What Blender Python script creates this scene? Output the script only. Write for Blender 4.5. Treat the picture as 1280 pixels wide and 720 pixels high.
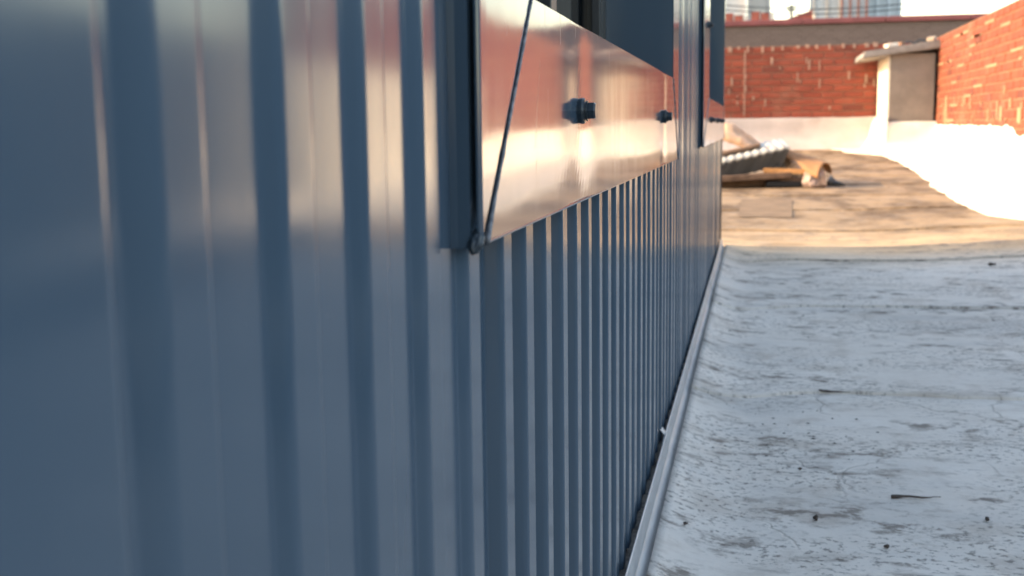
import bpy, bmesh, math, random
from mathutils import Vector, Matrix, noise
random.seed(7)
sc = bpy.context.scene
for o in list(bpy.data.objects): bpy.data.objects.remove(o)
col = sc.collection
rad = math.radians

# ------------------------------------------------------------------ camera
# world: X out from the clad wall, Y along it (away from the camera), Z up; camera eye at z = 0
EYE = Vector((0.115, 0, 0))
def cam_axes():
    # wall vanishing point and horizon tilt of the photograph (1280 x 720, focal 1450 px)
    y = Vector(((944 - 640) / 1450, (155.5 - 360) / 1450, 1)).normalized()
    r = 159 / 12720
    dn = Vector((r, 1, -(r * y.x + y.y) / y.z)).normalized()
    z = -dn
    x = y.cross(z)
    return Matrix((x, y, z))          # rows: world axes in camera space (x right, y down, z forward)
RW = cam_axes()
cd = bpy.data.cameras.new('camera'); cam = bpy.data.objects.new('camera', cd); col.objects.link(cam)
m3 = Matrix((RW @ Vector((1, 0, 0)), RW @ Vector((0, -1, 0)), RW @ Vector((0, 0, -1)))).transposed()
cam.matrix_world = Matrix.Translation(EYE) @ m3.to_4x4()
cd.sensor_width = 36; cd.lens = 36 * 1450 / 1280; cd.clip_start = 0.01; cd.clip_end = 3000
cd.dof.use_dof = True; cd.dof.focus_distance = 0.80; cd.dof.aperture_fstop = 15.5
sc.camera = cam
def at(px, py, Y):                    # the point at depth Y along the wall seen at a photo pixel
    v = RW @ Vector(((px - 640) / 1450, (py - 360) / 1450, 1))
    return EYE + v * (Y / v.y)

# ------------------------------------------------------------------ light
SUN_EL, SUN_B = 24.0, 3.5             # elevation; the light travels along +X, turned SUN_B degrees towards +Y
w = bpy.data.worlds.new('World'); sc.world = w; w.use_nodes = True
nt = w.node_tree; bg = nt.nodes['Background']
sky = nt.nodes.new('ShaderNodeTexSky'); sky.sky_type = 'NISHITA'; sky.sun_disc = False
sky.sun_elevation = rad(SUN_EL); sky.sun_rotation = rad(270 - SUN_B)
sky.air_density = 1.2; sky.dust_density = 1.2; sky.ozone_density = 1.5
tint = nt.nodes.new('ShaderNodeMix'); tint.data_type = 'RGBA'; tint.blend_type = 'MULTIPLY'; tint.inputs[0].default_value = 1
tint.inputs[7].default_value = (1.14, .925, .755, 1)          # the phone's warm white balance
nt.links.new(sky.outputs[0], tint.inputs[6]); nt.links.new(tint.outputs[2], bg.inputs[0]); bg.inputs[1].default_value = 0.15
sd = bpy.data.lights.new('sun', 'SUN'); sd.energy = 2.0; sd.angle = rad(0.53); sd.color = (1.0, 0.74, 0.46)
sun = bpy.data.objects.new('sun', sd); col.objects.link(sun)
tr = Vector((math.cos(rad(SUN_EL)) * math.cos(rad(SUN_B)), math.cos(rad(SUN_EL)) * math.sin(rad(SUN_B)), -math.sin(rad(SUN_EL))))
sun.rotation_euler = tr.to_track_quat('-Z', 'Y').to_euler()
sc.view_settings.view_transform = 'Standard'; sc.view_settings.look = 'None'
sc.view_settings.exposure = 2.2; sc.view_settings.gamma = 1

# ------------------------------------------------------------------ helpers
def thing(name, label, cat, loc=(0, 0, 0), group=None):
    o = bpy.data.objects.new(name, None); col.objects.link(o); o.location = loc
    o['label'] = label; o['category'] = cat
    if group: o['group'] = group
    return o
def tag(o, label, cat, group=None):
    o['label'] = label; o['category'] = cat
    if group: o['group'] = group
    return o
def link(name, me, parent=None, mats=()):
    o = bpy.data.objects.new(name, me); col.objects.link(o)
    for m in mats:
        me.materials.append(m)
    if parent:
        bpy.context.view_layer.update() if False else None
        o.parent = parent
        o.matrix_parent_inverse = Matrix.Translation(-wloc(parent))
    return o
def wloc(o):
    v = Vector(o.location)
    if o.parent: v = v * 1.0 + (o.matrix_parent_inverse.translation + wloc(o.parent))
    return v
def obj(name, bm, mat, parent=None, smooth=False, kind=None):
    me = bpy.data.meshes.new(name)
    bmesh.ops.recalc_face_normals(bm, faces=bm.faces)
    if smooth:
        for f in bm.faces: f.smooth = True
    bm.to_mesh(me); bm.free()
    o = link(name, me, parent, [mat] if not isinstance(mat, (list, tuple)) else mat)
    if kind: o['kind'] = kind
    return o
def box(bm, a, b, rot=None, piv=None):
    (x0, y0, z0), (x1, y1, z1) = a, b
    vs = [Vector(p) for p in ((x0,y0,z0),(x1,y0,z0),(x1,y1,z0),(x0,y1,z0),(x0,y0,z1),(x1,y0,z1),(x1,y1,z1),(x0,y1,z1))]
    if rot is not None:
        c = Vector(piv) if piv is not None else (Vector(a) + Vector(b)) / 2
        vs = [c + rot @ (v - c) for v in vs]
    v = [bm.verts.new(p) for p in vs]
    for f in ((3,2,1,0),(4,5,6,7),(0,1,5,4),(1,2,6,5),(2,3,7,6),(3,0,4,7)): bm.faces.new([v[i] for i in f])
def bbox(bm, a, b, bev, rot=None, piv=None):
    t = bmesh.new(); box(t, a, b, rot, piv)
    bmesh.ops.bevel(t, geom=t.edges[:], offset=bev, segments=2, affect='EDGES', profile=0.5)
    me = bpy.data.meshes.new('t'); t.to_mesh(me); t.free(); bm.from_mesh(me); bpy.data.meshes.remove(me)
def prism(bm, pts, axis, a, b):       # closed polygon of 2-D points pushed along an axis
    def P(p, q):
        return {'Y': (p[0], q, p[1]), 'Z': (p[0], p[1], q), 'X': (q, p[0], p[1])}[axis]
    A = [bm.verts.new(P(p, a)) for p in pts]; B = [bm.verts.new(P(p, b)) for p in pts]
    n = len(pts)
    bm.faces.new(A); bm.faces.new(B[::-1])
    for i in range(n): bm.faces.new((A[i], A[(i+1) % n], B[(i+1) % n], B[i]))
def tube(bm, pts, r, n=8, jit=0):
    pts = [Vector(p) for p in pts]; rings = []
    for i, p in enumerate(pts):
        d = (pts[min(i+1, len(pts)-1)] - pts[max(i-1, 0)]).normalized()
        u = d.orthogonal().normalized() if not rings else (pu - d * pu.dot(d)).normalized()
        pu = u; v = d.cross(u)
        rr = r[i] if isinstance(r, (list, tuple)) else r
        rings.append([bm.verts.new(p + (u * math.cos(k*2*math.pi/n) + v * math.sin(k*2*math.pi/n)) * rr * (1 + jit * random.uniform(-1, 1))) for k in range(n)])
    for a, b in zip(rings, rings[1:]):
        for k in range(n): bm.faces.new((a[k], a[(k+1) % n], b[(k+1) % n], b[k]))
    bm.faces.new(rings[0][::-1]); bm.faces.new(rings[-1])
def grid(bm, us, vs, fn):
    R = [[bm.verts.new(fn(u, v)) for v in vs] for u in us]
    for i in range(len(us)-1):
        for j in range(len(vs)-1): bm.faces.new((R[i][j], R[i+1][j], R[i+1][j+1], R[i][j+1]))
    return R
def frange(a, b, n): return [a + (b - a) * i / n for i in range(n + 1)]
def lerp(tab, x):
    if x <= tab[0][0]: return tab[0][1]
    for (a, p), (b, q) in zip(tab, tab[1:]):
        if x <= b: return p + (q - p) * (x - a) / (b - a)
    return tab[-1][1]
def sstep(a, b, x):
    t = max(0, min(1, (x - a) / (b - a))); return t * t * (3 - 2 * t)

# ------------------------------------------------------------------ materials
class NB:
    def __init__(s, name):
        s.m = bpy.data.materials.new(name); s.m.use_nodes = True
        s.t = s.m.node_tree; s.p = s.t.nodes['Principled BSDF']
        s.c = s.t.nodes.new('ShaderNodeTexCoord').outputs['Object']
    def put(s, sock, v):
        if hasattr(v, 'is_output') or hasattr(v, 'links'): s.t.links.new(v, sock)
        else:
            if isinstance(v, (tuple, list)) and len(v) == 3 and sock.type == 'RGBA': v = (*v, 1)
            sock.default_value = v
    def n(s, typ, outp=0, **kw):
        nd = s.t.nodes.new(typ)
        for k, v in kw.items():
            if k.startswith('i_'):
                key = k[2:]; key = int(key) if key.isdigit() else key.replace('_', ' ')
                s.put(nd.inputs[key], v)
            else: setattr(nd, k, v)
        return nd.outputs[outp]
    def mapped(s, sc_=(1,1,1), loc=(0,0,0)): return s.n('ShaderNodeMapping', i_Vector=s.c, i_Scale=sc_, i_Location=loc)
    def noise(s, scale, sc_=None, detail=4, rough=.55, loc=(0,0,0), outp=0):
        return s.n('ShaderNodeTexNoise', outp, i_Vector=s.mapped(sc_ or (1,1,1), loc), i_Scale=scale, i_Detail=detail, i_Roughness=rough)
    def ramp(s, f, a, b, lo=0., hi=1.):
        return s.n('ShaderNodeMapRange', i_0=f, i_1=a, i_2=b, i_3=lo, i_4=hi, interpolation_type='SMOOTHSTEP')
    def math(s, op, a, b=0.): return s.n('ShaderNodeMath', operation=op, i_0=a, i_1=b)
    def mix(s, f, a, b, mode='MIX'):
        nd = s.t.nodes.new('ShaderNodeMix'); nd.data_type = 'RGBA'; nd.blend_type = mode
        s.put(nd.inputs[0], f); s.put(nd.inputs[6], a); s.put(nd.inputs[7], b); return nd.outputs[2]
    def bump(s, h, strength, dist=.01):
        s.put(s.p.inputs['Normal'], s.n('ShaderNodeBump', i_Height=h, i_Strength=strength, i_Distance=dist))
    def fin(s, color, rough, metal=0., **kw):
        s.put(s.p.inputs['Base Color'], color); s.put(s.p.inputs['Roughness'], rough); s.put(s.p.inputs['Metallic'], metal)
        for k, v in kw.items(): s.put(s.p.inputs[k.replace('_', ' ')], v)
        return s.m
def plain(name, c, rough, var=.12, scale=8., metal=0., bump=0., bscale=60., **kw):
    b = NB(name); f = b.ramp(b.noise(scale), .3, .7)
    colr = b.mix(f, tuple(x * (1 - var) for x in c), tuple(min(1, x * (1 + var)) for x in c))
    if bump: b.bump(b.noise(bscale), bump)
    return b.fin(colr, rough, metal, **kw)

def mk_paint(name, rough, wav, rvar=.03):
    b = NB(name)
    dust = b.ramp(b.noise(9, (1, 1, .35), 5), .45, .8, 0, .12)
    c = b.mix(dust, PAINT, (.20, .20, .20))
    speck = b.ramp(b.noise(150, None, 2), .79, .82)
    c = b.mix(b.math('MULTIPLY', speck, .6), c, (.45, .45, .44))
    r = b.math('ADD', b.ramp(b.noise(30, (1, 1, .1), 3), .3, .7, -rvar, rvar), rough)
    b.bump(b.noise(14, (1, 1, .25), 2), wav, .004)
    return b.fin(c, r, 0, IOR=1.52)
PAINT = (.060, .094, .134)
M_rib = mk_paint('painted_rib_steel', .15, .05, .025)
def mk_sill():
    b = NB('painted_flat_steel')
    sep = b.t.nodes.new('ShaderNodeSeparateXYZ'); b.put(sep.inputs[0], b.c); Y, Z = sep.outputs[1], sep.outputs[2]
    c = b.mix(b.ramp(b.noise(40, (1, 1, .2), 5), .5, .85, 0, .10), PAINT, (.16, .16, .15))
    wob = b.math('MULTIPLY', b.math('SUBTRACT', b.noise(90, (1, 0, 1), 3), .5), .0016)
    def scratch(y0, z0, y1, z1, wd):      # a fine dark scratch between two points of the sheet
        t = b.n('ShaderNodeMapRange', i_0=Z, i_1=z0, i_2=z1, i_3=0., i_4=1., clamp=False)
        yl = b.math('ADD', b.math('ADD', b.math('MULTIPLY', t, y1 - y0), y0), wob)
        near = b.ramp(b.math('ABSOLUTE', b.math('SUBTRACT', Y, yl)), 0., wd, 1., 0.)
        inside = b.math('MULTIPLY', b.ramp(t, -.02, .05), b.ramp(t, .9, 1.02, 1, 0))
        brk = b.ramp(b.noise(70, (1, 0, 1), 3, .6, (y0, 0, 0)), .30, .5, .2, 1)
        return b.math('MULTIPLY', b.math('MULTIPLY', near, inside), brk)
    s = scratch(.578, .034, .560, -.012, .0006)
    for a in ((.592, .062, .592, .049, .0007), (.640, .062, .641, .044, .0009), (.700, .062, .701, .052, .0008), (.565, -.016, .5635, -.024, .0008),
              (.545, .05, .5445, .036, .0005), (.60, .02, .598, -.01, .0003), (.5, .045, .499, .039, .0006), (.86, .055, .861, .03, .0007)):
        s = b.math('MAXIMUM', s, scratch(*a))
    c = b.mix(s, c, (.012, .012, .014))
    r = b.math('ADD', b.ramp(b.noise(50, (1, 1, .15), 4), .35, .75, .085, .13), b.math('MULTIPLY', s, .4))
    b.bump(b.noise(7, (1, 1, .6), 1), .035, .004)
    return b.fin(c, r, 0, IOR=1.5, Coat_Weight=.28, Coat_Roughness=.085, Coat_IOR=1.6)
M_sill = mk_sill()
M_dark = plain('dark_powder_coat', (.022, .028, .036), .35)
M_void = plain('black_gap', (.006, .006, .007), .8)
M_glass = plain('window_glass', (.006, .008, .010), .04, IOR=1.5)
M_voidblk = plain('void_black', (.007, .007, .008), .55)
M_screw = plain('coated_screw_steel', (.016, .026, .036), .35, var=.2, scale=300)
def mk_seal():
    b = NB('grey_sealant'); n = b.noise(220, None, 3)
    b.bump(n, .6, .002)
    return b.fin(b.mix(b.ramp(n, .3, .7), (.05, .06, .075), (.17, .18, .20)), .45)
M_seal = mk_seal()
def mk_galv():
    b = NB('galvanised_flashing'); n = b.noise(25, (3, .6, 3), 5)
    c = b.mix(b.ramp(n, .3, .7), (.40, .41, .42), (.50, .51, .51))
    c = b.mix(b.ramp(b.noise(70, (1, .5, 2), 4), .62, .75, 0, .5), c, (.22, .19, .16))
    b.bump(b.noise(20, (1, .5, 1), 2), .1, .004)
    return b.fin(c, .52, .15)
M_galv = mk_galv()

def mk_roof():
    b = NB('weathered_roof_membrane')
    sep = b.t.nodes.new('ShaderNodeSeparateXYZ'); b.put(sep.inputs[0], b.c); X, Y = sep.outputs[0], sep.outputs[1]
    big = b.noise(1.3, (1, 1.6, 0), 4); med = b.noise(5, (.8, 1.5, 0), 6, .6); fine = b.noise(20, (.8, 1.15, 0), 8, .72)
    c = b.mix(b.ramp(med, .3, .72), (.70, .64, .575), (.86, .795, .725))
    # grey grime film, painted sun glow and brown dirt
    far = b.ramp(b.math('ADD', Y, b.math('MULTIPLY', b.math('SUBTRACT', med, .5), 2.2)), 3.6, 5.6)
    grime = b.ramp(b.math('ADD', b.math('MULTIPLY', big, .6), b.math('MULTIPLY', med, .5)), .50, .70, 0, .55)
    c = b.mix(grime, c, (.40, .385, .365))
    c = b.mix(b.ramp(Y, 3.5, 4.3, 0, .85), c, (.62, .43, .235))  # warm sunlit glow beyond the shadow line, put into the colour
    c = b.mix(b.math('MULTIPLY', far, b.ramp(b.noise(2.6, (1.5, .5, 0), 6, .62), .40, .62, .62, 1.)), c, b.mix(b.ramp(fine, .4, .62), (.085, .053, .028), (.165, .102, .050)))
    blot = b.math('MULTIPLY', b.ramp(fine, .49, .60), b.ramp(b.noise(2.6, (.8, 2.4, 0), 5, .65, (3, 1, 0)), .44, .58))
    c = b.mix(b.math('MULTIPLY', b.ramp(b.noise(9, (1, 1.2, 0), 5, .65, (2, 4, 0)), .50, .66), .38), c, (.40, .33, .27))
    c = b.mix(b.math('MULTIPLY', blot, .85), c, (.175, .145, .122))
    sp = b.math('MULTIPLY', b.ramp(b.noise(110, (.8, 1.0, 0), 4, .7, (7, 2, 0)), .53, .61), b.ramp(b.noise(3.2, (1, 1.5, 0), 5, .65, (1, 9, 0)), .43, .58))
    c = b.mix(b.math('MULTIPLY', sp, .68), c, (.085, .075, .065))
    # scuffed hair-line cracks
    wv = b.n('ShaderNodeTexVoronoi', feature='DISTANCE_TO_EDGE', i_Vector=b.n('ShaderNodeMix', 1, data_type='VECTOR', i_0=.12, i_4=b.mapped((1, 1, 0)), i_5=b.noise(6, (1, 1, 0), 5, .6, outp=1)), i_Scale=5.5)
    cr = b.math('MULTIPLY', b.ramp(wv, .0, .02, 1, 0), b.ramp(b.noise(3.7, (1, 1, 0), 3, .5, (5, 5, 0)), .48, .6))
    c = b.mix(b.math('MULTIPLY', cr, .32), c, (.20, .175, .15))
    h = b.math('ADD', b.math('MULTIPLY', b.noise(16, (1, 1, 0), 6, .6), .8), b.math('ADD', b.math('MULTIPLY', fine, .25), b.math('MULTIPLY', cr, -.3)))
    b.bump(h, .40, .012)
    return b.fin(c, .75, 0, Specular_IOR_Level=.2)
M_roof = mk_roof()
def mk_patch():
    b = NB('brown_patch_felt')
    c = b.mix(b.ramp(b.noise(9, (1, 1, 0), 6), .3, .7), (.15, .098, .055), (.22, .148, .085))
    b.bump(b.noise(80, None, 4), .4, .004)
    return b.fin(c, .8)
M_patch = mk_patch()
def mk_white():
    b = NB('white_roof_coating')
    c = b.mix(b.ramp(b.noise(3, None, 6), .35, .70), (.73, .69, .61), (.63, .595, .53))
    c = b.mix(b.ramp(b.noise(26, None, 5), .66, .75, 0, .5), c, (.5, .46, .40))
    b.bump(b.noise(14, None, 5), .3, .01)
    return b.fin(c, .55)
M_white = mk_white()
def mk_brick(name, a, b_, c_, src):
    b = NB(name)
    rnd = b.n('ShaderNodeObjectInfo', 5) if src == 'obj' else b.n('ShaderNodeNewGeometry', 8)
    g = b.n('ShaderNodeNewGeometry', 0)
    k = b.n('ShaderNodeTexNoise', i_Vector=g, i_Scale=9., i_Detail=5.)
    k2 = b.n('ShaderNodeTexNoise', i_Vector=g, i_Scale=2.2, i_Detail=4.)
    c = b.mix(b.ramp(rnd, .1, .75), a, b_)
    c = b.mix(b.ramp(rnd, .80, .98), c, c_)
    c = b.mix(b.ramp(k, .35, .7, 0, .35), c, tuple(x * .62 for x in a))
    c = b.mix(b.ramp(k2, .55, .75, 0, .28), c, (.34, .22, .15))
    b.bump(b.n('ShaderNodeTexNoise', i_Vector=g, i_Scale=60., i_Detail=4.), .5, .004)
    return b.fin(c, .85)
M_br = mk_brick('red_brick', (.17, .036, .013), (.205, .049, .019), (.115, .026, .013), 'obj')
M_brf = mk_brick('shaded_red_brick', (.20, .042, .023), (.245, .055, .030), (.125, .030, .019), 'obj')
M_brs = mk_brick('red_brick_joined', (.17, .036, .013), (.205, .049, .019), (.115, .026, .013), 'isl')
M_mortar = plain('lime_mortar', (.27, .165, .095), .9, .15, 20, bump=.4)
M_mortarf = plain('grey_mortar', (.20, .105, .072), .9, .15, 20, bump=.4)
M_upst = plain('greyed_coating', (.44, .39, .37), .75, .1, 4, bump=.3)
M_render = plain('grey_render', (.19, .168, .146), .85, .12, 5, bump=.4, bscale=40)
M_cream = plain('cream_render', (.72, .66, .55), .8, .08, 6, bump=.3)
M_conc = plain('concrete_slab', (.22, .205, .19), .85, .18, 9, bump=.5, bscale=40)

# ------------------------------------------------------------------ terrain of the flat roof
def zr(X, Y):
    z = -.456 + .0040 * max(Y, -1) + .0088 * max(0, Y - 4.2)
    if X < .12: z += .0222 * ((.12 - max(X, .020)) / .10) ** 2 * sstep(4.35, 4.10, Y) * (1 if X > .0195 else 0)
    z += .004 * noise.noise(Vector((X * 2.1, Y * 1.3, 3))) + .0016 * noise.noise(Vector((X * 9, Y * 7, 1))) * min(1, max(.15, X * 6))
    z += .030 * sstep(.45, 1.25, X) * sstep(2.6, 4.0, Y) * sstep(8, 4.6, Y)
    return z
g = bmesh.new(); box(g, (-600, -600, -9.2), (600, 900, -9))
o = obj('ground', g, plain('street_asphalt', (.06, .06, .06), .9)); o['kind'] = 'structure'
roof = bpy.data.objects.new('flat_roof', None); col.objects.link(roof); roof['kind'] = 'structure'
laps = [-2.6, -1.6, -.7, .25, 1.16, 1.98, 2.92, 3.86, 4.8, 5.8, 6.8, 7.8, 8.8, 9.8, 10.8, 11.8, 12.8, 13.8, 14.75]
def lapy(i, X): return laps[i] + .035 * noise.noise(Vector((X * 3.1, i * 7.7, 0))) + .012 * noise.noise(Vector((X * 14, i * 3.3, 2))) - (.10 * sstep(.25, .02, X) if 0 < i < 8 else 0)
xs = [-3.2, -2.4, -1.6, -1.1, -.7, -.45, -.3, -.2, -.14, -.09, -.05, -.025, -.008, .006, .0194] + [.0200 + .010 * i for i in range(18)] + frange(.20, 2.4, 62)
for i in range(len(laps) - 1):
    n = 34 if i < 8 else 14
    b = bmesh.new()
    def fn(u, v, i=i):
        y0, y1 = lapy(i, u), lapy(i + 1, u) + .02
        if v < 0: y = y0; dz = -.004
        else:
            y = y0 + (y1 - y0) * v; dz = .0032 * (1 - v) + .0015 * sstep(.05, 0, v)
        return (u, y, zr(u, y) + dz)
    grid(b, xs, [-1] + [k / n for k in range(n + 1)], fn)
    obj('membrane_strip', b, M_roof, roof, smooth=True)
# roof deck under the clad building and beyond
b = bmesh.new(); box(b, (-7, -3, -.9), (2.6, 19, -.52)); obj('roof_slab', b, M_conc, roof)
# the dark patch of felt
b = bmesh.new()
pp = [(0.045, 5.42), (0.285, 5.38), (0.318, 6.45), (0.05, 6.50)]
grid(b, frange(0, 1, 8), frange(0, 1, 10), lambda u, v: (lambda x, y: (x, y, zr(x, y) + .0045))(
    (pp[0][0]*(1-u)+pp[1][0]*u)*(1-v)+(pp[3][0]*(1-u)+pp[2][0]*u)*v, (pp[0][1]*(1-u)+pp[1][1]*u)*(1-v)+(pp[3][1]*(1-u)+pp[2][1]*u)*v))
obj('felt_patch', b, M_patch, roof, smooth=True)
b = bmesh.new(); grid(b, frange(1.42, 2.05, 8), frange(-2.5, 4.7, 40), lambda x, y: (x, y, zr(x, y) + .009)); obj('added_dark_strip', b, plain('reflection_mute_grey', (.12, .12, .125), .85, .2, 6, bump=.3), roof, smooth=True)  # unseen dark strip added to mute bright reflections in the ribs
# white coating, from the edge of the worn lane to the brick wall
edge = [(-2.6, 1.97), (4.66, 1.97), (4.78, 1.6), (4.98, 1.20), (5.27, 1.10), (6.03, 1.106), (7, 1.16), (8.1, 1.24), (9.4, 1.32), (10.5, 1.37), (12.6, 1.40), (13.1, 1.22), (13.5, 1.10), (14.2, 1.10), (14.7, .95)]
b = bmesh.new()
ys = frange(-2.6, 14.72, 200)
def fw(y, k):
    x0 = lerp(edge, y) + .03 * noise.noise(Vector((y * 2.3, 4, 0))) + .012 * noise.noise(Vector((y * 9, 1, 5)))
    if k < 0: return (x0, y, zr(x0, y) - .002)
    x = x0 + (2.069 - x0) * k
    return (x, y, zr(x, y) + .0075 + .10 * sstep(1.90, 2.07, x) ** 2)
grid(b, ys, [-1] + frange(0, 1, 22), fw)
o = obj('white_coating', b, M_white, roof, smooth=True)

# ------------------------------------------------------------------ clad building
YE = 4.13; ZT = 2.60; ZB = -.415
bld = thing('metal_clad_building', 'blue-grey corrugated metal clad building with two windows filling the left side', 'building')
P0, PW, RW_ = .2104, .0575, .022
def ridge_profile(ya, yb, DEP):
    segs = []
    left = DEP < .006
    p0, pw, run = (P0, .0628, .0052) if left else (.529 - 2 * PW, PW, .0042)
    ridges = [(p0 + pw * k, p0 + pw * k + RW_) for k in range(80)]
    if left: ridges = [(-.02 - pw * k - RW_ - .012, -.02 - pw * k - .012) for k in range(45, 0, -1)] + [(-.02, .1926)] + ridges
    if not left and ya < .6: ridges = [r for r in ridges if r[0] > .52]
    jr = random.Random(int(ya * 1000) + 17)
    for a, c in ridges:
        jx, jt = (jr.uniform(-.0004, .0004), jr.uniform(-.00035, .00035)) if not left else (0, 0)
        segs += [(a - (run if abs(a - P0) > 1e-6 else .0078), -DEP + jt), (a, jx - jt), (c, jx + jt), (c + run, -DEP - jt)]
    segs = [(-3.2, -DEP)] + segs + [(6, -DEP)]
    # fillet the bends
    out = []
    for i in range(1, len(segs) - 1):
        p, q, r = Vector(segs[i-1]), Vector(segs[i]), Vector(segs[i+1])
        d1, d2 = (q - p).normalized(), (r - q).normalized()
        n1, n2 = Vector((-d1.y, d1.x)), Vector((-d2.y, d2.x))
        L = min(.0034 if q.y > -.001 else .0012, (q - p).length * .45, (r - q).length * .45)
        for k in range(7):
            t = k / 6; A = q - d1 * L; B = q + d2 * L
            pt = A * (1 - t) ** 2 + q * 2 * t * (1 - t) + B * t * t
            nn = (n1 * (1 - t) + n2 * t).normalized()
            out.append((pt, nn))
    def clip(y):
        if y <= out[0][0].x: return (Vector((y, out[0][0].y)), out[0][1])
        for (p, n), (q, m) in zip(out, out[1:]):
            if p.x <= y <= q.x:
                t = (y - p.x) / max(q.x - p.x, 1e-9); return (p.lerp(q, t), n)
    res = [clip(ya)] + [e for e in out if ya + 1e-5 < e[0].x < yb - 1e-5] + [clip(yb)]
    return res
def sheet(ya, yb, z0, z1, off=0., dep=.0042):
    prof = ridge_profile(ya, yb, dep)
    zs = [z0, z1]; verts = []; norms = []; faces = []
    for p, n in prof:
        for z in zs: verts.append((p.y + off, p.x, z)); norms.append((n.y, n.x, 0))
    nf = len(prof)
    for i in range(nf - 1): faces.append((2*i, 2*i+2, 2*i+3, 2*i+1))
    base = len(verts)
    for p, n in prof:                    # the back of the 0.8 mm sheet
        for z in zs: verts.append((p.y + off - n.y * .0008, p.x - n.x * .0008, z)); norms.append((-n.y, -n.x, 0))
    for i in range(nf - 1): faces.append((base+2*i, base+2*i+1, base+2*i+3, base+2*i+2))
    for j in (0, 1):
        for i in range(nf - 1):
            q = (2*i+j, 2*i+2+j, base+2*i+2+j, base+2*i+j); faces.append(q if j else q[::-1])
    faces.append((0, 1, base+1, base)); faces.append((2*nf-2, base+2*nf-2, base+2*nf-1, 2*nf-1))
    me = bpy.data.meshes.new('cladding_sheet'); me.from_pydata(verts, [], faces)
    for pl in me.polygons: pl.use_smooth = True
    me.update()
    nl = []
    for pl in me.polygons:
        main = pl.index < 2 * (nf - 1)
        for li in pl.loop_indices:
            nl.append(norms[me.loops[li].vertex_index] if main else tuple(pl.normal))
    me.normals_split_custom_set(nl)
    return link('cladding_sheet', me, bld, [M_rib])
W1 = dict(yo0=.449, yi0=.5565, yi1=1.545, yo1=1.652, u=.0098)
W2 = dict(yo0=2.46, yi0=2.74, yi1=4.04, yo1=4.122, u=.0105)
ZS0, ZS1, ZH0, ZH1 = -.046, .061, 1.06, 1.167
sheet(-2.5, -.9, ZB, ZT - .05); sheet(-.9, .1935, ZB, ZT - .05)
def cut(ya, yb, z0, z1, dep=.0088):                # sheets 10 ribs wide, lapped over a rib
    y = ya; i = 0
    while y < yb - .01:
        e = yb if yb - y < .75 else (.529 - 2 * PW) + PW * math.floor((y + .60 - .529 + 2 * PW) / PW) + RW_ * .9
        e = min(e, yb); sheet(y, e + (.012 if e < yb else 0), z0, z1, -.0009 * (i % 2), dep); y = e; i += 1
cut(.1935, .4875, ZB, ZT - .05, .0042)
for W in (W1, W2):
    cut(W['yo0'] + (.0350 if W is W1 else .004), W['yo1'] + .006 * (W is W2) - .004, ZB, ZS0 + .02); cut(W['yo0'] + .004, W['yo1'] - .004, ZH1 - .02, ZT - .05)
cut(W1['yo1'] - .004, W2['yo0'] + .004, ZB, ZT - .05)
# structure behind the sheets
b = bmesh.new()
box(b, (-2.4, -2.5, -.52), (-2.3, YE - .02, ZT - .06)); box(b, (-2.3, -2.5, -.52), (-.03, -2.4, ZT - .06))
obj('rear_wall', b, M_rib, bld)
b = bmesh.new(); box(b, (-2.3, YE - .06, -.52), (-.012, YE - .004, ZT - .06)); obj('end_wall', b, M_rib, bld)
b = bmesh.new(); box(b, (-2.42, -2.52, ZT - .055), (.0, YE - .01, ZT - .01)); obj('roof', b, M_dark, bld)
b = bmesh.new(); box(b, (-.06, -2.4, -.52), (-.012, YE - .07, -.055)); box(b, (-.06, -2.4, -.055), (-.012, .455, ZT - .06)); box(b, (-.06, 1.64, -.055), (-.012, 2.62, ZT - .06)); box(b, (-.06, .455, 1.15), (-.012, 1.64, ZT - .06)); box(b, (-.06, 2.62, 1.15), (-.012, YE - .07, ZT - .06))
obj('wall_frame', b, M_void, bld)
b = bmesh.new(); bbox(b, (-.03, -2.55, ZT - .06), (.022, YE + .01, ZT + .03), .003); obj('parapet_capping', b, M_sill, bld)
b = bmesh.new(); prism(b, [(-.05, YE + .0092), (.0042, YE + .0092), (.0042, YE - .022), (.0032, YE - .022), (.0032, YE + .008), (-.05, YE + .008)], 'Z', -.40, ZT - .065)
obj('corner_flashing', b, M_sill, bld)

def face_mesh(bm, corners, u, ny, nz, dents):
    """a folded sheet face in the plane X = u: corners (y,z) counter-clockwise; a little oil-canned, pulled in round its screws; with thickness"""
    (a, b_, c, d_) = [Vector(p) for p in corners]
    def f(s, t, back=0.):
        p = (a * (1-s) + b_ * s) * (1-t) + (d_ * (1-s) + c * s) * t
        x = u - back
        ed = min(1., min(s, 1-s) * 12, min(t, 1-t) * 5)
        x += .00042 * ed * noise.noise(Vector((p.x * 4.2, p.y * 9., u * 50)))
        for (y0, z0, amp, wd) in dents:
            dy, dz = p.x - y0, p.y - z0
            x -= amp * math.exp(-((dy / wd) ** 2 + (dz / (wd * 1.9)) ** 2))
            x -= .25 * amp * math.exp(-(dy / (wd * 1.1)) ** 2) * sstep(.0, .06, abs(dz))
        return (x, p.x, p.y)
    S, T = frange(0, 1, ny), frange(0, 1, nz)
    F = grid(bm, S, T, f); B = grid(bm, S, T, lambda s, t: f(s, t, .0011))
    def rim(A, C):
        for i in range(len(A) - 1): bm.faces.new((A[i], A[i+1], C[i+1], C[i]))
    rim(F[0], B[0]); rim(F[-1], B[-1]); rim([r[0] for r in F], [r[0] for r in B]); rim([r[-1] for r in F], [r[-1] for r in B])

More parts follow.
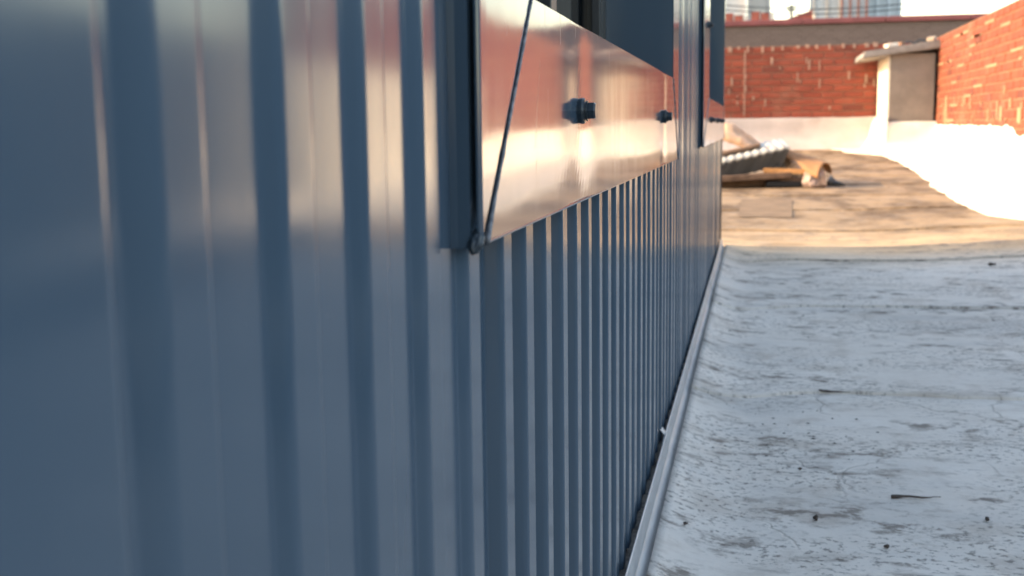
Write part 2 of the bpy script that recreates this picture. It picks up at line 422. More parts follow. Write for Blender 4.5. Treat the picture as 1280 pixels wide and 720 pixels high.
def hexscrew(win, y, z, u):
    s = bmesh.new(); X = Vector((1, 0, 0))
    def ring(x0, r0, x1, r1, n):
        A = [s.verts.new((u + x0, y + r0 * math.cos(k*2*math.pi/n), z + r0 * math.sin(k*2*math.pi/n))) for k in range(n)]
        B = [s.verts.new((u + x1, y + r1 * math.cos(k*2*math.pi/n), z + r1 * math.sin(k*2*math.pi/n))) for k in range(n)]
        for k in range(n): s.faces.new((A[k], A[(k+1) % n], B[(k+1) % n], B[k]))
        s.faces.new(A[::-1]); s.faces.new(B)
    ring(-.002, .0072, .0022, .0080, 24)                       # bonded rubber washer
    ring(.0022, .0080, .0036, .0074, 24)                       # flange
    ring(.0036, .0056, .0052, .0050, 24)                       # neck
    ring(.0052, .0056, .0092, .0056, 6); ring(.0092, .0056, .0102, .0046, 6)
    ring(.0044, .0062, .0054, .0062, 24)
    obj('screw', s, M_screw, win)

def window(W, screws, extra_screws=(), main=False):
    u = W['u']; a0, a1, c1, c0 = W['yo0'], W['yi0'], W['yi1'], W['yo1']
    win = bpy.data.objects.new('window', None); col.objects.link(win); win.parent = bld
    G = .0006
    dents = [(y, z, .0008, .040) for y, z in screws]
    b = bmesh.new(); face_mesh(b, [(a0 + .004, ZS0), (c0 - .004, ZS0), (c1, ZS1), (a1 + G, ZS1)], u, 110, 14, dents)
    tube(b, [(u - .0014, a0 + .004, ZS0 + .0005), (u - .0014, c0 - .004, ZS0 + .0005)], .0015)        # hemmed drip edge
    box(b, (-.09, a1 + .001, ZS1 - .0016), (u - .0004, c1 - .001, ZS1 - .0004))                    # top return of the sill
    obj('sill_flashing', b, M_sill, win, smooth=False)
    for f in b.faces if False else (): pass
    for (o0, i0, i1) in ((a0, a1, 0), (c0, c1, 1)):
        b = bmesh.new()
        zt0, zt1 = ZH1, ZH0
        cs = [(o0, ZS0 + .0035), (i0 - G, ZS1 + .001), (i0 - G, zt1), (o0, zt0)] if i1 == 0 else [(i0 + G, ZS1 + .001), (o0, ZS0 + .0035), (o0, zt0), (i0 + G, zt1)]
        face_mesh(b, cs, u - .0002, 10, 60, [])
        tube(b, [(u - .0015, o0, ZS0), (u - .0015, o0, zt0)], .0014)
        s = 1 if i1 == 0 else -1
        # folded return down to the wall: two facets and a shadow gap behind the face
        pts = [(-.0068, o0 + .0012 * s), (-.001, o0 + .0006 * s), (.0045, o0 - .0012 * s), (.0050, o0 + .012 * s), (-.0068, o0 + .012 * s)]
        if i1 == 1: pts = pts[::-1]
        prism(b, pts, 'Z', ZS0 - .002, zt0)
        obj('jamb_flashing', b, M_sill, win)
        b = bmesh.new(); ya, yb = sorted((o0 + .013 * s, o0 + .030 * s)); box(b, (-.006, ya, ZS0 + .004), (u - .0016, yb, zt0 - .004)); obj('backing_strip', b, M_void, win)
        # reveal
        b = bmesh.new(); ya, yb = sorted((i0 - .0004 * s, i0 - .0018 * s)); box(b, (-.10, ya, ZS1 - .002), (u - .0016, yb, zt1 + .002)); obj('side_reveal', b, M_rib, win)
    b = bmesh.new(); face_mesh(b, [(a1, ZH0), (c1, ZH0), (c0, ZH1), (a0, ZH1)], u, 30, 6, []); box(b, (-.10, a1, ZH0 + .0005), (u - .0014, c1, ZH0 + .002)); obj('head_flashing', b, M_sill, win)
    b = bmesh.new()
    fx0, fx1, fw_ = -.115, -.078, .038
    bbox(b, (fx0, a1 + .002, ZS1 + .001), (fx1, a1 + fw_, ZH0), .0015); bbox(b, (fx0, c1 - fw_, ZS1 + .001), (fx1, c1 - .002, ZH0), .0015)
    bbox(b, (fx0, a1 + fw_ + .0005, ZS1 + .001), (fx1 - .001, c1 - fw_ - .0005, ZS1 + .04), .0015); bbox(b, (fx0, a1 + fw_ + .0005, ZH0 - .04), (fx1 - .001, c1 - fw_ - .0005, ZH0 - .0005), .0015)
    ym = a1 + (c1 - a1) * .60; bbox(b, (fx0, ym - .016, ZS1 + .041), (fx1 - .002, ym + .016, ZH0 - .041), .0015)
    bbox(b, (fx1 - .012, c1 - fw_ - .016, ZS1 + .041), (fx1 - .0015, c1 - fw_ - .001, ZH0 - .041), .001)
    obj('frame', b, M_dark, win)
    for ya, yb in ((a1 + fw_, ym - .016), (ym + .016, c1 - fw_)):
        b = bmesh.new(); box(b, (-.102, ya, ZS1 + .04), (-.098, yb, ZH0 - .04)); obj('glass', b, M_glass, win)
    # mitre sealant
    for (p, q) in (((a0 + .004, ZS0), (a1, ZS1)), ((c0 - .004, ZS0), (c1, ZS1))):
        b = bmesh.new(); pts = []; rs = []
        for i in range(41):
            t = i / 40; wob = .0004 * noise.noise(Vector((t * 9, p[0], 0)))
            pts.append((u + .0002, p[0] + (q[0]-p[0]) * t + wob, p[1] + (q[1]-p[1]) * t))
            rs.append((.00075 + .0003 * noise.noise(Vector((t * 14, 5, p[0])))) * (1.5 if t < .12 else 1))
        tube(b, pts, rs, 8, .12)
        obj('sealant_bead', b, M_seal, win, smooth=True)
    if main:
        b = bmesh.new(); bmesh.ops.create_icosphere(b, subdivisions=4, radius=1)
        for v in b.verts:
            n = 1 + .22 * noise.noise(v.co * 2.3) + .08 * noise.noise(v.co * 6)
            c = v.co * n
            v.co = Vector((u - .003 + c.x * .0032, a0 - .001 + c.y * .0040 + c.z * .003, ZS0 + .001 + c.z * .0048))
        obj('sealant_blob', b, M_screw, win, smooth=True)
    for y, z in screws: hexscrew(win, y, z, u - .0002)
    for y, z in extra_screws: hexscrew(win, y, z, u - .0002)
    return win
window(W1, [(.711, .0095), (1.384, .0105)], main=True)
window(W2, [(2.88, .0125), (3.36, .0125), (3.80, .0125)], [(2.66, .22)])
# base flashing in lapped lengths
def base_flash(ya, yb, off):
    b = bmesh.new()
    pr = [(.0040, -.4055), (.0050, -.4042), (.0062, -.4052), (.0085, -.4265), (.0200, -.4400), (.036, -.455), (.030, -.48), (.0030, -.48)]
    prism(b, [(x + off, z + off * .6) for x, z in pr], 'Y', ya, yb)
    for v in b.verts: v.co.z += .0022 * (v.co.y - 1)
    return obj('base_flashing', b, M_galv, bld)
base_flash(-2.4, 1.50, .0013); base_flash(1.455, 3.1, 0.); base_flash(3.05, YE + .01, .0012)
b = bmesh.new()
for i, (y, dz) in enumerate(((1.50, 0), (1.502, .003))): pass
vs = [b.verts.new((x - .0078, y, z - .0265)) for x, y, z in ((.0125, 1.497, -.378), (.0145, 1.512, -.380), (.008, 1.522, -.3735), (.005, 1.505, -.3715), (.0125, 1.497, -.3788), (.0145, 1.512, -.3808), (.008, 1.522, -.3743), (.005, 1.505, -.3723))]
for f in ((0,1,2,3), (7,6,5,4), (0,4,5,1), (1,5,6,2), (2,6,7,3), (3,7,4,0)): b.faces.new([vs[i] for i in f])
obj('flashing_tab', b, M_galv, bld)

# ------------------------------------------------------------------ brick walls
def brick_mesh(L, H, D, seed, mat):
    rr = random.Random(seed); b = bmesh.new()
    c = .006
    f = [(-L/2, -H/2), (L/2, -H/2), (L/2, H/2), (-L/2, H/2)]
    J = lambda: rr.uniform(-.002, .002)
    back = [b.verts.new((x, D, z)) for x, z in f]; mid = [b.verts.new((x + J(), c, z + J())) for x, z in f]
    fr = [b.verts.new((x - math.copysign(c, x) + J(), J(), z - math.copysign(c, z) + J())) for x, z in f]
    for A, B in ((back, mid), (mid, fr)):
        for k in range(4): b.faces.new((A[k], A[(k+1) % 4], B[(k+1) % 4], B[k]))
    b.faces.new(fr)
    bmesh.ops.recalc_face_normals(b, faces=b.faces)
    me = bpy.data.meshes.new('brick'); b.to_mesh(me); b.free(); me.materials.append(mat); return me
BM = [brick_mesh(.230, .067, .05, i, M_br) for i in range(5)]
BMH = [brick_mesh(.108, .067, .05, i + 20, M_br) for i in range(3)]
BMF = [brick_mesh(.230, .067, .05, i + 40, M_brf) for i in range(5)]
def lay(wall, axis, face, lo, hi, z0, nc, split, ch=.0785, BM=BM, ms=None):
    """bricks on a wall face; those with split[0] <= s <= split[1] are single objects, the rest one joined mesh"""
    rest = bmesh.new(); n = 0
    for k in range(nc):
        z = z0 + ch * (k + .5); header = False
        s = lo - (.12 if k % 2 else 0) + random.uniform(-.006, .006)
        while s < hi:
            L = .230
            e = s + L
            ss, ee = max(s, lo), min(e, hi)
            s = e + .0115
            if ee - ss < .05: continue
            mid = (ss + ee) / 2; sx = (ee - ss) / L; pj = random.uniform(-.003, .003)
            if split[0] <= mid <= split[1]:
                o = bpy.data.objects.new('brick', random.choice(BM)); col.objects.link(o); o.parent = wall
                rz = 0 if axis == 'X' else -math.pi / 2
                o.location = (mid, face + pj, z) if axis == 'X' else (face + pj, mid, z)
                o.rotation_euler = (0, random.uniform(-.006, .006), rz); o.scale = (sx, 1, 1); n += 1
            else:
                if axis == 'X': box(rest, (ss, face + pj, z - .0335), (ee, face + .05, z + .0335))
                else: box(rest, (face + pj, ss, z - .0335), (face + .05, ee, z + .0335))
    if len(rest.verts): obj('brick_courses', rest, M_brs, wall, kind='stuff')
    return n
FY = 14.72; RX = 2.07
farw = thing('brick_wall', 'low shaded red brick parapet wall across the far end of the roof', 'wall')
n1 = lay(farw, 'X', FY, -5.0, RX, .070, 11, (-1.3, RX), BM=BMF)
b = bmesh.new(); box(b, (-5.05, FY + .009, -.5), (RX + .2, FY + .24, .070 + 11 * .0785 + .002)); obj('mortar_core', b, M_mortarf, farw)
b = bmesh.new()
def fup(x, t):
    n = .010 * noise.noise(Vector((x * 3, t * 2, 8)))
    pr = [(-.34, -.34), (-.34, -.33), (-.20, -.285), (-.07, -.20), (-.035, -.10), (-.03, .055), (-.025, .072), (.008, .074)]
    i = min(int(t), 6); f = t - i
    return (x, FY + pr[i][0]*(1-f) + pr[i+1][0]*f + n * .6, pr[i][1]*(1-f) + pr[i+1][1]*f + n * (t > .5))
grid(b, frange(-5.0, RX - .001, 150), frange(0, 7, 14), fup); obj('base_upstand', b, M_upst, farw, smooth=True)
b = bmesh.new()
for i in range(26):
    x = -1.2 + i * .135 + random.uniform(-.03, .03); z = .070 + 11 * .0785
    box(b, (x, FY - .008, z - random.uniform(.02, .07)), (x + random.uniform(.02, .05), FY + .05, z + random.uniform(.004, .02)))
for i in range(22):
    x = random.uniform(-.4, 1.6); z = random.uniform(.2, .85)
    box(b, (x, FY - .0045, z - random.uniform(.04, .13)), (x + random.uniform(.012, .03), FY + .006, z))
for i in range(1):
    box(b, (-.028, FY - .005, .10), (-.012, FY + .006, .90))
obj('mortar_smears', b, plain('pale_mortar', (.32, .20, .15), .9), farw, kind='stuff')

rightw = thing('brick_wall', 'sunlit orange-red brick wall with pale mortar along the right edge of the roof', 'wall')
CH = .0755
n2 = lay(rightw, 'Y', RX, 5.62, FY - .002, -.21, 15, (9.2, 13.75), ch=CH)
b = bmesh.new(); box(b, (RX + .009, 5.601, -.5), (RX + .24, FY - .003, -.21 + 15 * CH + .002)); obj('mortar_core', b, M_mortar, rightw)
b = bmesh.new()
tabz = [(5.6, .36), (8.2, .33), (8.5, -.105), (9.55, -.108), (9.7, -.038), (12, -.033), (14.7, -.02)]
def rup(y, t):
    zt = lerp(tabz, y) + .022 * noise.noise(Vector((y * 6, 2, 2))) + .012 * noise.noise(Vector((y * 19, 2, 7)))
    return (RX - .016 + .0145 * sstep(.93, 1, t) + .004 * noise.noise(Vector((y * 4, t * 3, 9))), y, -.37 * (1 - t) + zt * t)
grid(b, frange(5.6, FY - .003, 260), [0, .2, .4, .6, .8, .93, .97, 1], rup); obj('base_upstand', b, M_white, rightw, smooth=True)
b = bmesh.new(); bbox(b, (RX - .014, -2.5, -.44), (RX + .25, 5.599, .40), .004); obj('added_dark_section', b, plain('reflection_mute_slate', (.15, .165, .18), .7, .2, 2, bump=.2), rightw)  # unseen wall section, added dark so the ribs mirror less brightness
b = bmesh.new()
for i in range(40):
    y = random.uniform(8.5, 14.4); z = random.uniform(-.02, .30) if i < 44 else random.uniform(.3, .9)
    box(b, (RX - .0055, y, z - random.uniform(.03, .16)), (RX + .006, y + random.uniform(.015, .05), z))
for i in range(30):
    y = random.uniform(8.5, 14.4); k = random.randrange(1, 15); z = -.21 + CH * k
    box(b, (RX - .0045, y, z - .011), (RX + .007, y + random.uniform(.1, .6), z + .011))
box(b, (RX - .006, 12.9, -.03), (RX + .006, 13.0, .27)); box(b, (RX - .006, 9.4, -.02), (RX + .006, 9.47, .10)); box(b, (RX - .006, 10.1, .0), (RX + .006, 10.18, .12))
obj('mortar_smears', b, plain('lime_stain', (.30, .185, .105), .9), rightw, kind='stuff')

# darker brick wall beyond the parapet
def mk_dkbrick():
    b = NB('brown_brick_far')
    uv = b.n('ShaderNodeMapping', i_Vector=b.c, i_Rotation=(math.pi / 2, 0, 0))
    nd = b.t.nodes.new('ShaderNodeTexBrick'); b.t.links.new(uv, nd.inputs['Vector'])
    for k, v in (('Color1', (.125, .086, .072, 1)), ('Color2', (.16, .112, .094, 1)), ('Mortar', (.19, .15, .13, 1))): nd.inputs[k].default_value = v
    nd.inputs['Scale'].default_value = 1; nd.inputs['Brick Width'].default_value = .25; nd.inputs['Row Height'].default_value = .09; nd.inputs['Mortar Size'].default_value = .008
    c = b.mix(b.ramp(b.noise(.6, None, 5), .35, .7, 0, .4), nd.outputs[0], (.14, .10, .085))
    return b.fin(c, .9)
dw = thing('brick_wall', 'long dark brown brick wall with maroon coping rising behind the red parapet', 'wall')
b = bmesh.new(); box(b, (-14, 40, -9), (12, 40.4, 3.22)); obj('wall_face', b, mk_dkbrick(), dw)
b = bmesh.new()
for i in range(10): bbox(b, (-14 + i * 2.6, 39.9, 3.225), (-14 + i * 2.6 + 2.585, 40.5, 3.40), .02)
obj('coping', b, plain('maroon_coping', (.20, .055, .055), .6, .15, 2), dw)

# ------------------------------------------------------------------ rooftop housing in the corner
SY = 13.62
hs = thing('rooftop_housing', 'small grey rendered rooftop housing with an overhanging slab in the far corner', 'rooftop housing')
SX0, SX1 = 1.535, 2.035
b = bmesh.new()
bbox(b, (SX0 + .006, SY + .012, -.36), (SX1, FY - .045, .755), .008); obj('wall', b, M_cream, hs)
b = bmesh.new(); bbox(b, (SX0 + .030, SY - .004, .012), (SX1 + .004, SY + .011, .752), .004)
obj('front_panel', b, M_render, hs)
b = bmesh.new()
prism(b, [(SX0 - .27, .705), (SX1 + .05, .80), (SX1 + .05, .893), (SX0 - .25, .782)], 'Y', SY - .10, FY - .05)
bmesh.ops.bevel(b, geom=b.edges[:], offset=.012, segments=2, affect='EDGES')
obj('roof_slab', b, M_conc, hs)
b = bmesh.new(); prism(b, [(SX0 + .02, .735), (SX1 - .02, .790), (SX1 - .02, .825), (SX0 + .02, .765)], 'Y', SY - .035, SY + .02); obj('eaves_strip', b, M_dark, hs)
b = bmesh.new()
grid(b, frange(0, 1, 10), frange(0, 1, 20), lambda u, v: (SX1 + .006 + (RX - .002 - SX1 - .006) * u + .01 * noise.noise(Vector((v * 7, 0, 3))) * (1 - u), SY + .02 + .03 * noise.noise(Vector((u * 3, v * 5, 0))), -.02 + .80 * v))
obj('dark_infill', b, M_void, hs)  # near-black sheet closing the gap between housing and wall
b = bmesh.new()
def plinth(x, t):
    pr = [(-.20, -.34), (-.14, -.30), (-.09, -.20), (-.075, -.08), (-.07, -.005), (-.05, .010), (.004, .012)]
    i = min(int(t), 5); f = t - i; n = .012 * noise.noise(Vector((x * 7, t, 4)))
    return (x, SY + pr[i][0]*(1-f) + pr[i+1][0]*f + n, pr[i][1]*(1-f) + pr[i+1][1]*f + n * .6)
grid(b, frange(SX0 - .05, RX - .004, 30), frange(0, 6, 12), plinth)
def plinth2(y, t):
    pr = [(-.24, -.34), (-.15, -.27), (-.08, -.16), (-.05, -.02), (-.02, .06), (.008, .065)]
    i = min(int(t), 4); f = t - i; n = .02 * noise.noise(Vector((y * 6, t, 4)))
    return (SX0 + pr[i][0]*(1-f) + pr[i+1][0]*f + n, y, pr[i][1]*(1-f) + pr[i+1][1]*f + n)
gp = grid(b, frange(SY - .10, FY - .04, 24), frange(0, 5, 10), plinth2)
cv = b.verts.new((SX0 + .01, SY - .10, -.36)); b.faces.new(gp[0] + [cv])
obj('base_upstand', b, M_white, hs, smooth=True)
def rubble_brick(x, y, z, rz, label, mat):
    b = bmesh.new(); bbox(b, (-.07, -.04, 0), (.07, .04, .038), .006)
    for v in b.verts: v.co += Vector((noise.noise(v.co * 20), noise.noise(v.co * 20 + Vector((5, 0, 0))), 0)) * .008
    o = obj('loose_brick', b, mat); o.location = (x, y, z); o.rotation_euler = (0, rad(-9), rz)
    tag(o, label, 'brick', 'loose bricks holding down the housing slab')
slabz = lambda x: .783 + (x - SX0 + .27) * .11 / (SX1 - SX0 + .32)
rubble_brick(1.57, SY - .03, slabz(1.57) + .002, .5, 'pale loose brick lying near the middle of the housing slab', M_cream)
rubble_brick(1.66, SY + .12, slabz(1.66) + .001, -.7, 'brown loose brick lying just right of the pale one on the slab', plain('brown_brick', (.24, .13, .08), .9))
rubble_brick(1.99, SY - .02, slabz(1.99) + .004, 1.2, 'loose brick at the high end of the slab beside the orange wall', plain('tan_brick', (.45, .36, .27), .9))
b = bmesh.new(); tube(b, [(1.60 + .05 * i, SY + .25 + .03 * math.sin(i * 1.7), slabz(1.60 + .05 * i) + .03 + .012 * math.sin(i * 2.3)) for i in range(9)], .012, 6, .3)
tag(obj('rag', b, M_dark, smooth=True), 'dark ragged strip lying along the top of the housing slab', 'rag')

# ------------------------------------------------------------------ debris against the wall end
PY = 7.55
def zg(x, y): return zr(x, y) + .004
def plank(x0, y0, z0, L, Wd, H, rz, ry, label, mat, name='timber_plank', cat='plank', group=None):
    b = bmesh.new(); bbox(b, (-L/2, -Wd/2, 0), (L/2, Wd/2, H), min(H, Wd) * .12)
    o = obj(name, b, mat); o.location = (x0, y0, z0); o.rotation_euler = (0, ry, rz); return tag(o, label, cat, group)
M_wood = plain('weathered_timber', (.16, .10, .065), .8, .3, 14, bump=.4)
M_ply = plain('orange_timber', (.50, .26, .10), .7, .2, 12, bump=.3)
M_card = plain('brown_cardboard', (.33, .175, .08), .8, .15, 6, bump=.25, bscale=25)
M_whsheet = plain('white_sheet_metal', (.38, .38, .36), .5, .08, 5)
M_dksheet = plain('dark_grey_sheet', (.075, .075, .075), .6, .25, 12)
plank(.02, PY + .10, zg(.0, PY) + .000, .70, .16, .045, .10, -.02, 'long dark brown plank at the bottom of the debris pile', M_wood)
plank(.08, PY - .04, zg(.1, PY) + .046, .52, .12, .035, .18, -.05, 'dark plank with a pale end lying under the corrugated offcuts', M_wood)
plank(.30, PY - .02, zg(.3, PY) + .085, .26, .06, .030, -.04, .04, 'short orange timber batten between the offcuts and the bag', M_ply, 'timber_batten', 'batten')
plank(.33, PY + .05, zg(.3, PY) + .0, .30, .20, .034, .09, 0, 'near-black block standing for the dark void under the orange batten', M_voidblk, 'void_block', 'block')  # painted near-black to give the shade of a void in the pile
plank(.27, PY + .07, zg(.3, PY) + .036, .34, .16, .026, -.06, .05, 'short split brown board lying on the near-black void block', M_wood, 'timber_board', 'board')
def corr_sheet(i, label, mat, A=.0025, th=.004):
    b = bmesh.new(); n = 88; L = .58; R = []
    tops = [[], []]; bots = [[], []]
    for j, y in enumerate((-.26, .26)):
        for k in range(n + 1):
            x = -L/2 + L * k / n; z = A * math.sin(k / n * 2 * math.pi * 11) + .003 * noise.noise(Vector((x * 6, i, y)))
            tops[j].append(b.verts.new((x, y, z + .004))); bots[j].append(b.verts.new((x, y, z - th)))
    for k in range(n):
        b.faces.new((tops[0][k], tops[0][k+1], tops[1][k+1], tops[1][k])); b.faces.new((bots[0][k+1], bots[0][k], bots[1][k], bots[1][k+1]))
        b.faces.new((tops[0][k+1], tops[0][k], bots[0][k], bots[0][k+1])); b.faces.new((tops[1][k], tops[1][k+1], bots[1][k+1], bots[1][k]))
    for k in (0, n): b.faces.new((tops[0][k], tops[1][k], bots[1][k], bots[0][k]))
    o = obj('corrugated_offcut', b, mat, smooth=True)
    o.location = (-.02 + .004 * i, PY + .24 - .003 * i, -.300 + i * .0098 + (.010 if i == 11 else 0)); o.rotation_euler = (rad(5), rad(-12.5), rad(4 + (i % 2)))
    tag(o, label, 'roofing sheet', 'stack of corrugated roofing offcuts')
for i in range(11): corr_sheet(i, 'dark grey corrugated roofing offcut in the stack under the white topped one', M_dksheet)
corr_sheet(11, 'white corrugated roofing offcut on top of the stack in the debris pile', M_whsheet, .0038, .011)
plank(-.03, PY + .24, -.185, .36, .20, .022, .1, -.24, 'thin brown board lying on the white corrugated offcut', M_wood, 'timber_board', 'board')
# crumpled orange and cream packing sheet
b = bmesh.new()
def crumple(u, v):
    x = -.20 + .46 * u; y = PY + .24 + .55 * v
    h = -.028 - .17 * sstep(.25, 1.0, u) + .05 * math.sin(v * 3.1) - .03
    h += .035 * noise.noise(Vector((u * 4, v * 4, 1))) + .02 * abs(noise.noise(Vector((u * 9, v * 8, 4))))
    return (x, y, h - .05 * (v < .02))
grid(b, frange(0, 1, 36), frange(0, 1, 36), crumple)
o = obj('packing_sheet', b, plain('cream_packing', (.56, .36, .22), .7, .35, 5, bump=.4, bscale=20), smooth=True); sm = o.modifiers.new('s', 'SOLIDIFY'); sm.thickness = .004
tag(o, 'crumpled orange and cream packing sheet heaped on top of the debris', 'packing sheet')
# cardboard with a curled end
b = bmesh.new()
A_, B_, = Vector((.215, PY + .20, -.135)), Vector((.545, PY - .06, -.243))
def card(s, t):
    ax = (B_ - A_); p = A_ + ax * s
    side = Vector((.50, .85, .12)).normalized()
    curl = sstep(.55, 1, s)
    ang = (t - .5) * (1.3 + 2.2 * curl); r = .10 - .03 * curl
    q = p + side * (math.sin(ang) * r * 1.3) + Vector((0, 0, 1)) * (math.cos(ang) * r - r)
    q.z += .006 * noise.noise(Vector((s * 6, t * 6, 2)))
    return q
grid(b, frange(0, 1, 30), frange(0, 1, 24), card)
o = obj('cardboard_sheet', b, M_card, smooth=True); o.modifiers.new('s', 'SOLIDIFY').thickness = .005
tag(o, 'orange cardboard sheet with a curled end draped over the plastic bag', 'cardboard')
def bag(cx, cy, sx, sy, sz, label, mat, seed):
    b = bmesh.new(); bmesh.ops.create_icosphere(b, subdivisions=4, radius=1)
    for v in b.verts:
        c = v.co.copy(); n = 1 + .25 * noise.noise(c * 1.7 + Vector((seed, 0, 0))) - .30 * abs(noise.noise(c * 3.3 + Vector((0, seed, 0)))) + .10 * noise.noise(c * 8)
        c = c * n; z = max(c.z, -.55)
        v.co = Vector((cx + c.x * sx, cy + c.y * sy, zg(cx, cy) + (z + .55) * sz))
    return tag(obj('plastic_bag', b, mat, smooth=True), label, 'bag')
bag(.475, PY - .02, .085, .10, .085, 'lumpy pale pinkish plastic bag at the right end of the debris pile', plain('pinkish_plastic', (.27, .20, .175), .4, .12, 10, bump=.3), 3)
bag(.30, PY + .22, .12, .12, .13, 'beige plastic sack under the orange cardboard sheet', plain('beige_plastic', (.42, .34, .26), .45, .15, 10, bump=.3), 11)
b = bmesh.new(); tube(b, [(.585, 7.7, zg(.58, 7.7) + .01), (.60, 7.74, zg(.6, 7.7) + .03), (.62, 7.72, zg(.62, 7.7) + .008), (.68, 7.68, zg(.68, 7.7) + .006)], [.018, .03, .02, .006], 8, .25)
tag(obj('rag', b, M_dksheet, smooth=True), 'small grey rag on the roof just right of the pale plastic bag', 'rag')

# ------------------------------------------------------------------ litter on the near roof
def bit(px, py, L, wd, h, rz, name, label, cat, mat, group=None):
    if name == 'pebble': L, wd, h = L * .55, wd * .5, h * .45
    v = RW @ Vector(((px - 640) / 1450, (py - 360) / 1450, 1)); t = .45 / -v.z
    for _ in range(12):
        p = EYE + v * t; t *= (zr(p.x, p.y) + .004) / p.z
    p = EYE + v * t
    b = bmesh.new(); n = 9; pts = []
    for i in range(n):
        s = i / (n - 1) - .5
        pts.append((L * s, wd * (.8 if name == 'pebble' else 1.5) * noise.noise(Vector((s * 3, px, 0))), h * .5 + h * .5 * noise.noise(Vector((s * 4, py, 3)))))
    tube(b, pts, [max(.0005, wd * .5 * ((1 - (2 * abs(i / (n - 1) - .5)) ** 3) if name == 'pebble' else (1.1 - .95 * i / (n - 1))) * (1 + .6 * noise.noise(Vector((i * 1.3, px, py))))) for i in range(n)], 7, .4 if name == 'pebble' else .2)
    o = obj(name, b, mat, smooth=True); o.location = (p.x, p.y, p.z + h * .2); o.rotation_euler = (0, 0, rz)
    return tag(o, label, cat, group)
M_twig = plain('dark_twig', (.085, .066, .056), .8, .3, 80)
bit(1145, 622, .058, .0042, .0015, .12, 'twig', 'dark flat twig lying on the pale roof towards the lower right', 'twig', M_twig)
bit(1043, 490, .050, .0045, .0015, -.05, 'twig', 'thin dark twig on the membrane lap in the middle of the pale roof', 'twig', M_twig)
bit(857, 656, .010, .007, .005, .6, 'pebble', 'small dark pebble near the lower end of the base flashing', 'pebble', M_twig)
bit(1019, 649, .006, .012, .005, 1.2, 'pebble', 'small dark pebble left of the flat twig', 'pebble', M_twig)
bit(1108, 684, .010, .008, .005, .3, 'pebble', 'small dark pebble below the flat twig', 'pebble', M_twig)
bit(1234, 650, .011, .009, .005, 1.9, 'pebble', 'small dark pebble right of the flat twig at the picture edge', 'pebble', M_twig)
bit(1000, 587, .009, .007, .004, .9, 'pebble', 'small dark pebble near the middle of the pale roof above left of the flat twig', 'pebble', M_twig)
bit(1240, 332, .05, .018, .012, .2, 'pebble', 'dark lump on the roof just short of the sunlit part', 'pebble', M_twig)
# countless crumbs of grit
b = bmesh.new(); rr = random.Random(5)
for i in range(1500):
    y = 1.0 + rr.random() ** 1.4 * 6; x = rr.uniform(.06, .12 + y * .28)
    if noise.noise(Vector((x * 3, y * 2, 9))) < rr.uniform(-.25, .45): continue
    z = zr(x, y) + .003; r = rr.uniform(.0006, .0022) * (1 if rr.random() < .95 else 1.6); k = 5; a0 = rr.random() * 6
    sx = rr.uniform(1, 2.6)
    ring = [b.verts.new((x + r * sx * math.cos(a0 + j*2*math.pi/k) * rr.uniform(.6, 1.2), y + r * math.sin(a0 + j*2*math.pi/k) * rr.uniform(.6, 1.2), z - .002)) for j in range(k)]
    tp = b.verts.new((x, y, z + r * .25 - .001))
    for j in range(k): b.faces.new((ring[j], ring[(j+1) % k], tp))
obj('grit', b, plain('dark_grit', (.075, .062, .052), .85, .4, 30), kind='stuff')

# ------------------------------------------------------------------ skyline
def tower(x0, x1, Y, zt, dep, label, colr, nbay, nfl, wcol, colcol=None):
    t = thing('tower_block', label, 'tower block', ((x0 + x1) / 2, Y, -9), None)
    b = bmesh.new(); box(b, (x0, Y, -9), (x1, Y + dep, zt)); obj('wall', b, plain('tower_wall', colr, .8, .06, .3), t)
    b = bmesh.new(); w_ = (x1 - x0) / nbay
    for i in range(nbay + 1):
        x = x0 + i * w_; box(b, (x - .12, Y - .3, -9), (x + .12, Y - .001, zt - .1))
    obj('pilaster', b, plain('tower_pilaster', colcol or tuple(min(.8, c * 1.15) for c in colr), .8, .05, .3), t)
    src = None; mw = plain('tower_glass', wcol, .25, .1, 1)
    zs = [zt - 1.9 - 3.1 * k for k in range(nfl)]
    for z in zs:
        for i in range(nbay):
            b = bmesh.new(); x = x0 + i * w_; box(b, (x + .3, Y - .06, z - 1.6), (x + w_ - .3, Y - .002, z)); obj('window', b, mw, t)
    b = bmesh.new(); box(b, (x0 - .3, Y - .5, zt + .001), (x1 + .3, Y + dep + .3, zt + .6)); obj('roof', b, plain('tower_roof', tuple(c * .8 for c in colr), .8), t)
TY = 120
ax = lambda px: at(px, 15, TY).x
tower(ax(899), ax(931.5), TY, 19, 8, 'pale grey tower block nearest the clad building on the skyline', (.58, .57, .55), 1, 6, (.50, .50, .49))
tower(ax(935), ax(962), TY + 4, 17, 8, 'narrow pale grey tower block second from the left on the skyline', (.58, .57, .55), 1, 6, (.50, .50, .49))
tower(ax(1018), ax(1051), TY + 2, 18, 9, 'bluish grey tower block with a pale left edge in the middle of the skyline', (.52, .57, .60), 2, 6, (.45, .50, .54), (.55, .52, .47))
tower(ax(1052), ax(1083), TY, 20, 9, 'tower block with red-brown columns between two bluish ones', (.54, .57, .60), 3, 6, (.46, .50, .54), (.26, .14, .12))
tower(ax(1090), ax(1134), TY + 6, 19, 9, 'wide bluish grey tower block at the right end of the skyline', (.52, .58, .62), 3, 6, (.45, .51, .55))
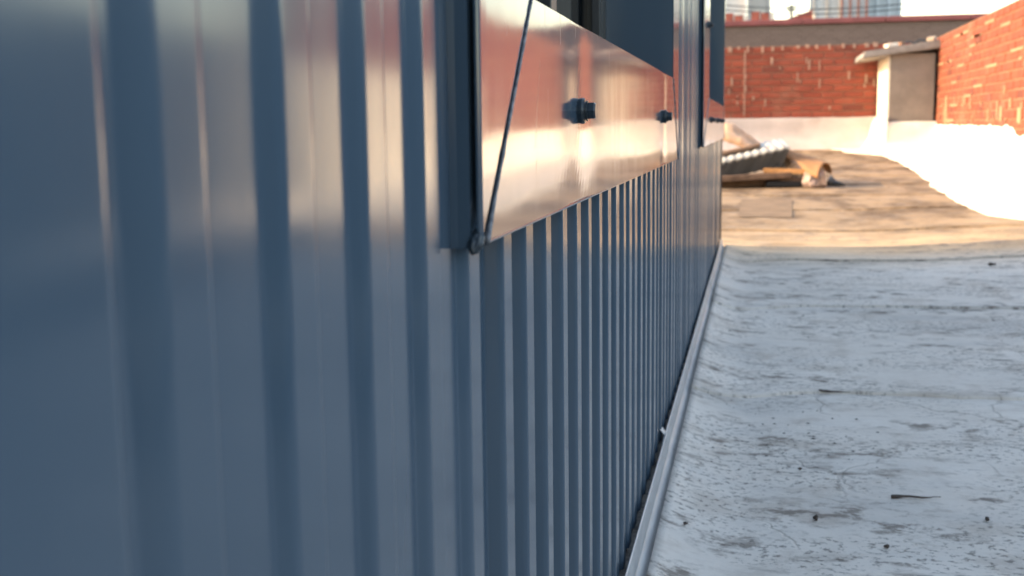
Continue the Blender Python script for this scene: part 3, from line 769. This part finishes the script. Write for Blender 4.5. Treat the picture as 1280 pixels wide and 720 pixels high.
# gable with red roof, chimneys and aerial
hz = 60
gh = thing('gabled_house', 'dark red roof gable poking above the maroon coping', 'house', (at(995, 20, hz).x, hz, -9))
p = [at(x, y, hz) for x, y in ((972, 28), (1015.5, 12), (1015.5, 30), (972, 30))]
b = bmesh.new(); prism(b, [(q.x, q.z) for q in p], 'Y', hz, hz + 4); obj('roof', b, plain('red_tiles', (.20, .055, .045), .8, .2, 3), gh)
b = bmesh.new(); box(b, (at(972, 20, hz).x, hz + .1, -9), (at(1016, 20, hz).x, hz + 3.9, p[3].z - .01)); obj('wall', b, M_render, gh)
b = bmesh.new(); c0 = at(1015.8, 20, hz); box(b, (c0.x, hz - .3, -9), (at(1019, 20, hz).x, hz + 1.0, at(1016, 17, hz).z)); obj('chimney', b, M_cream, gh)
hp = [at(x, 22, 45) for x in (912, 924, 945, 957)]
for i, q in enumerate(hp):
    k = thing('chimney_stack', ['red chimney stack nearest the clad building above the coping', 'second small red chimney stack from the clad building', 'third red chimney stack with cream pots above the coping', 'red chimney stack just left of the rooftop aerial'][i], 'chimney', (q.x, 45, 3), 'chimney stacks on the skyline')
    z1 = at(900, (17, 20, 16, 18)[i], 45).z
    b = bmesh.new(); box(b, (q.x - .17, 45, 2), (q.x + .13, 45.4, z1)); obj('stack', b, plain('chimney_brick', (.30, .085, .06), .85, .2, 5), k)
    b = bmesh.new(); bmesh.ops.create_cone(b, cap_ends=True, segments=12, radius1=.10, radius2=.07, depth=.26, matrix=Matrix.Translation((q.x + .24, 45.1, z1 - .16))); obj('pot', b, M_cream, k)
q = at(989, 24, 43)
ar = thing('rooftop_aerial', 'thin dark rooftop aerial mast standing above the coping', 'aerial', (q.x, 43, 3))
b = bmesh.new(); tube(b, [(q.x, 43, 2.5), (q.x, 43, at(989, 6, 43).z)], .045); obj('mast', b, M_dark, ar)
b = bmesh.new(); z = at(989, 9, 43).z; tube(b, [(q.x - .18, 43, z), (q.x + .2, 43, z + .02)], .03, 6); tube(b, [(q.x - .14, 43, z - .12), (q.x + .15, 43, z - .1)], .03, 6); obj('crossbar', b, M_dark, ar)
for i, (ya, yb, lab) in enumerate(((11, 9, 'lower overhead wire sagging across the skyline'), (5, 3, 'upper overhead wire sagging across the skyline'))):
    A, B = at(890, ya, 52), at(1150, yb, 52); b = bmesh.new()
    tube(b, [A.lerp(B, t) - Vector((0, 0, .25 * math.sin(math.pi * t))) for t in frange(0, 1, 14)], .022, 5)
    tag(obj('overhead_wire', b, M_dark, smooth=True), lab, 'wire', 'overhead wires')
print('bricks', n1, n2)
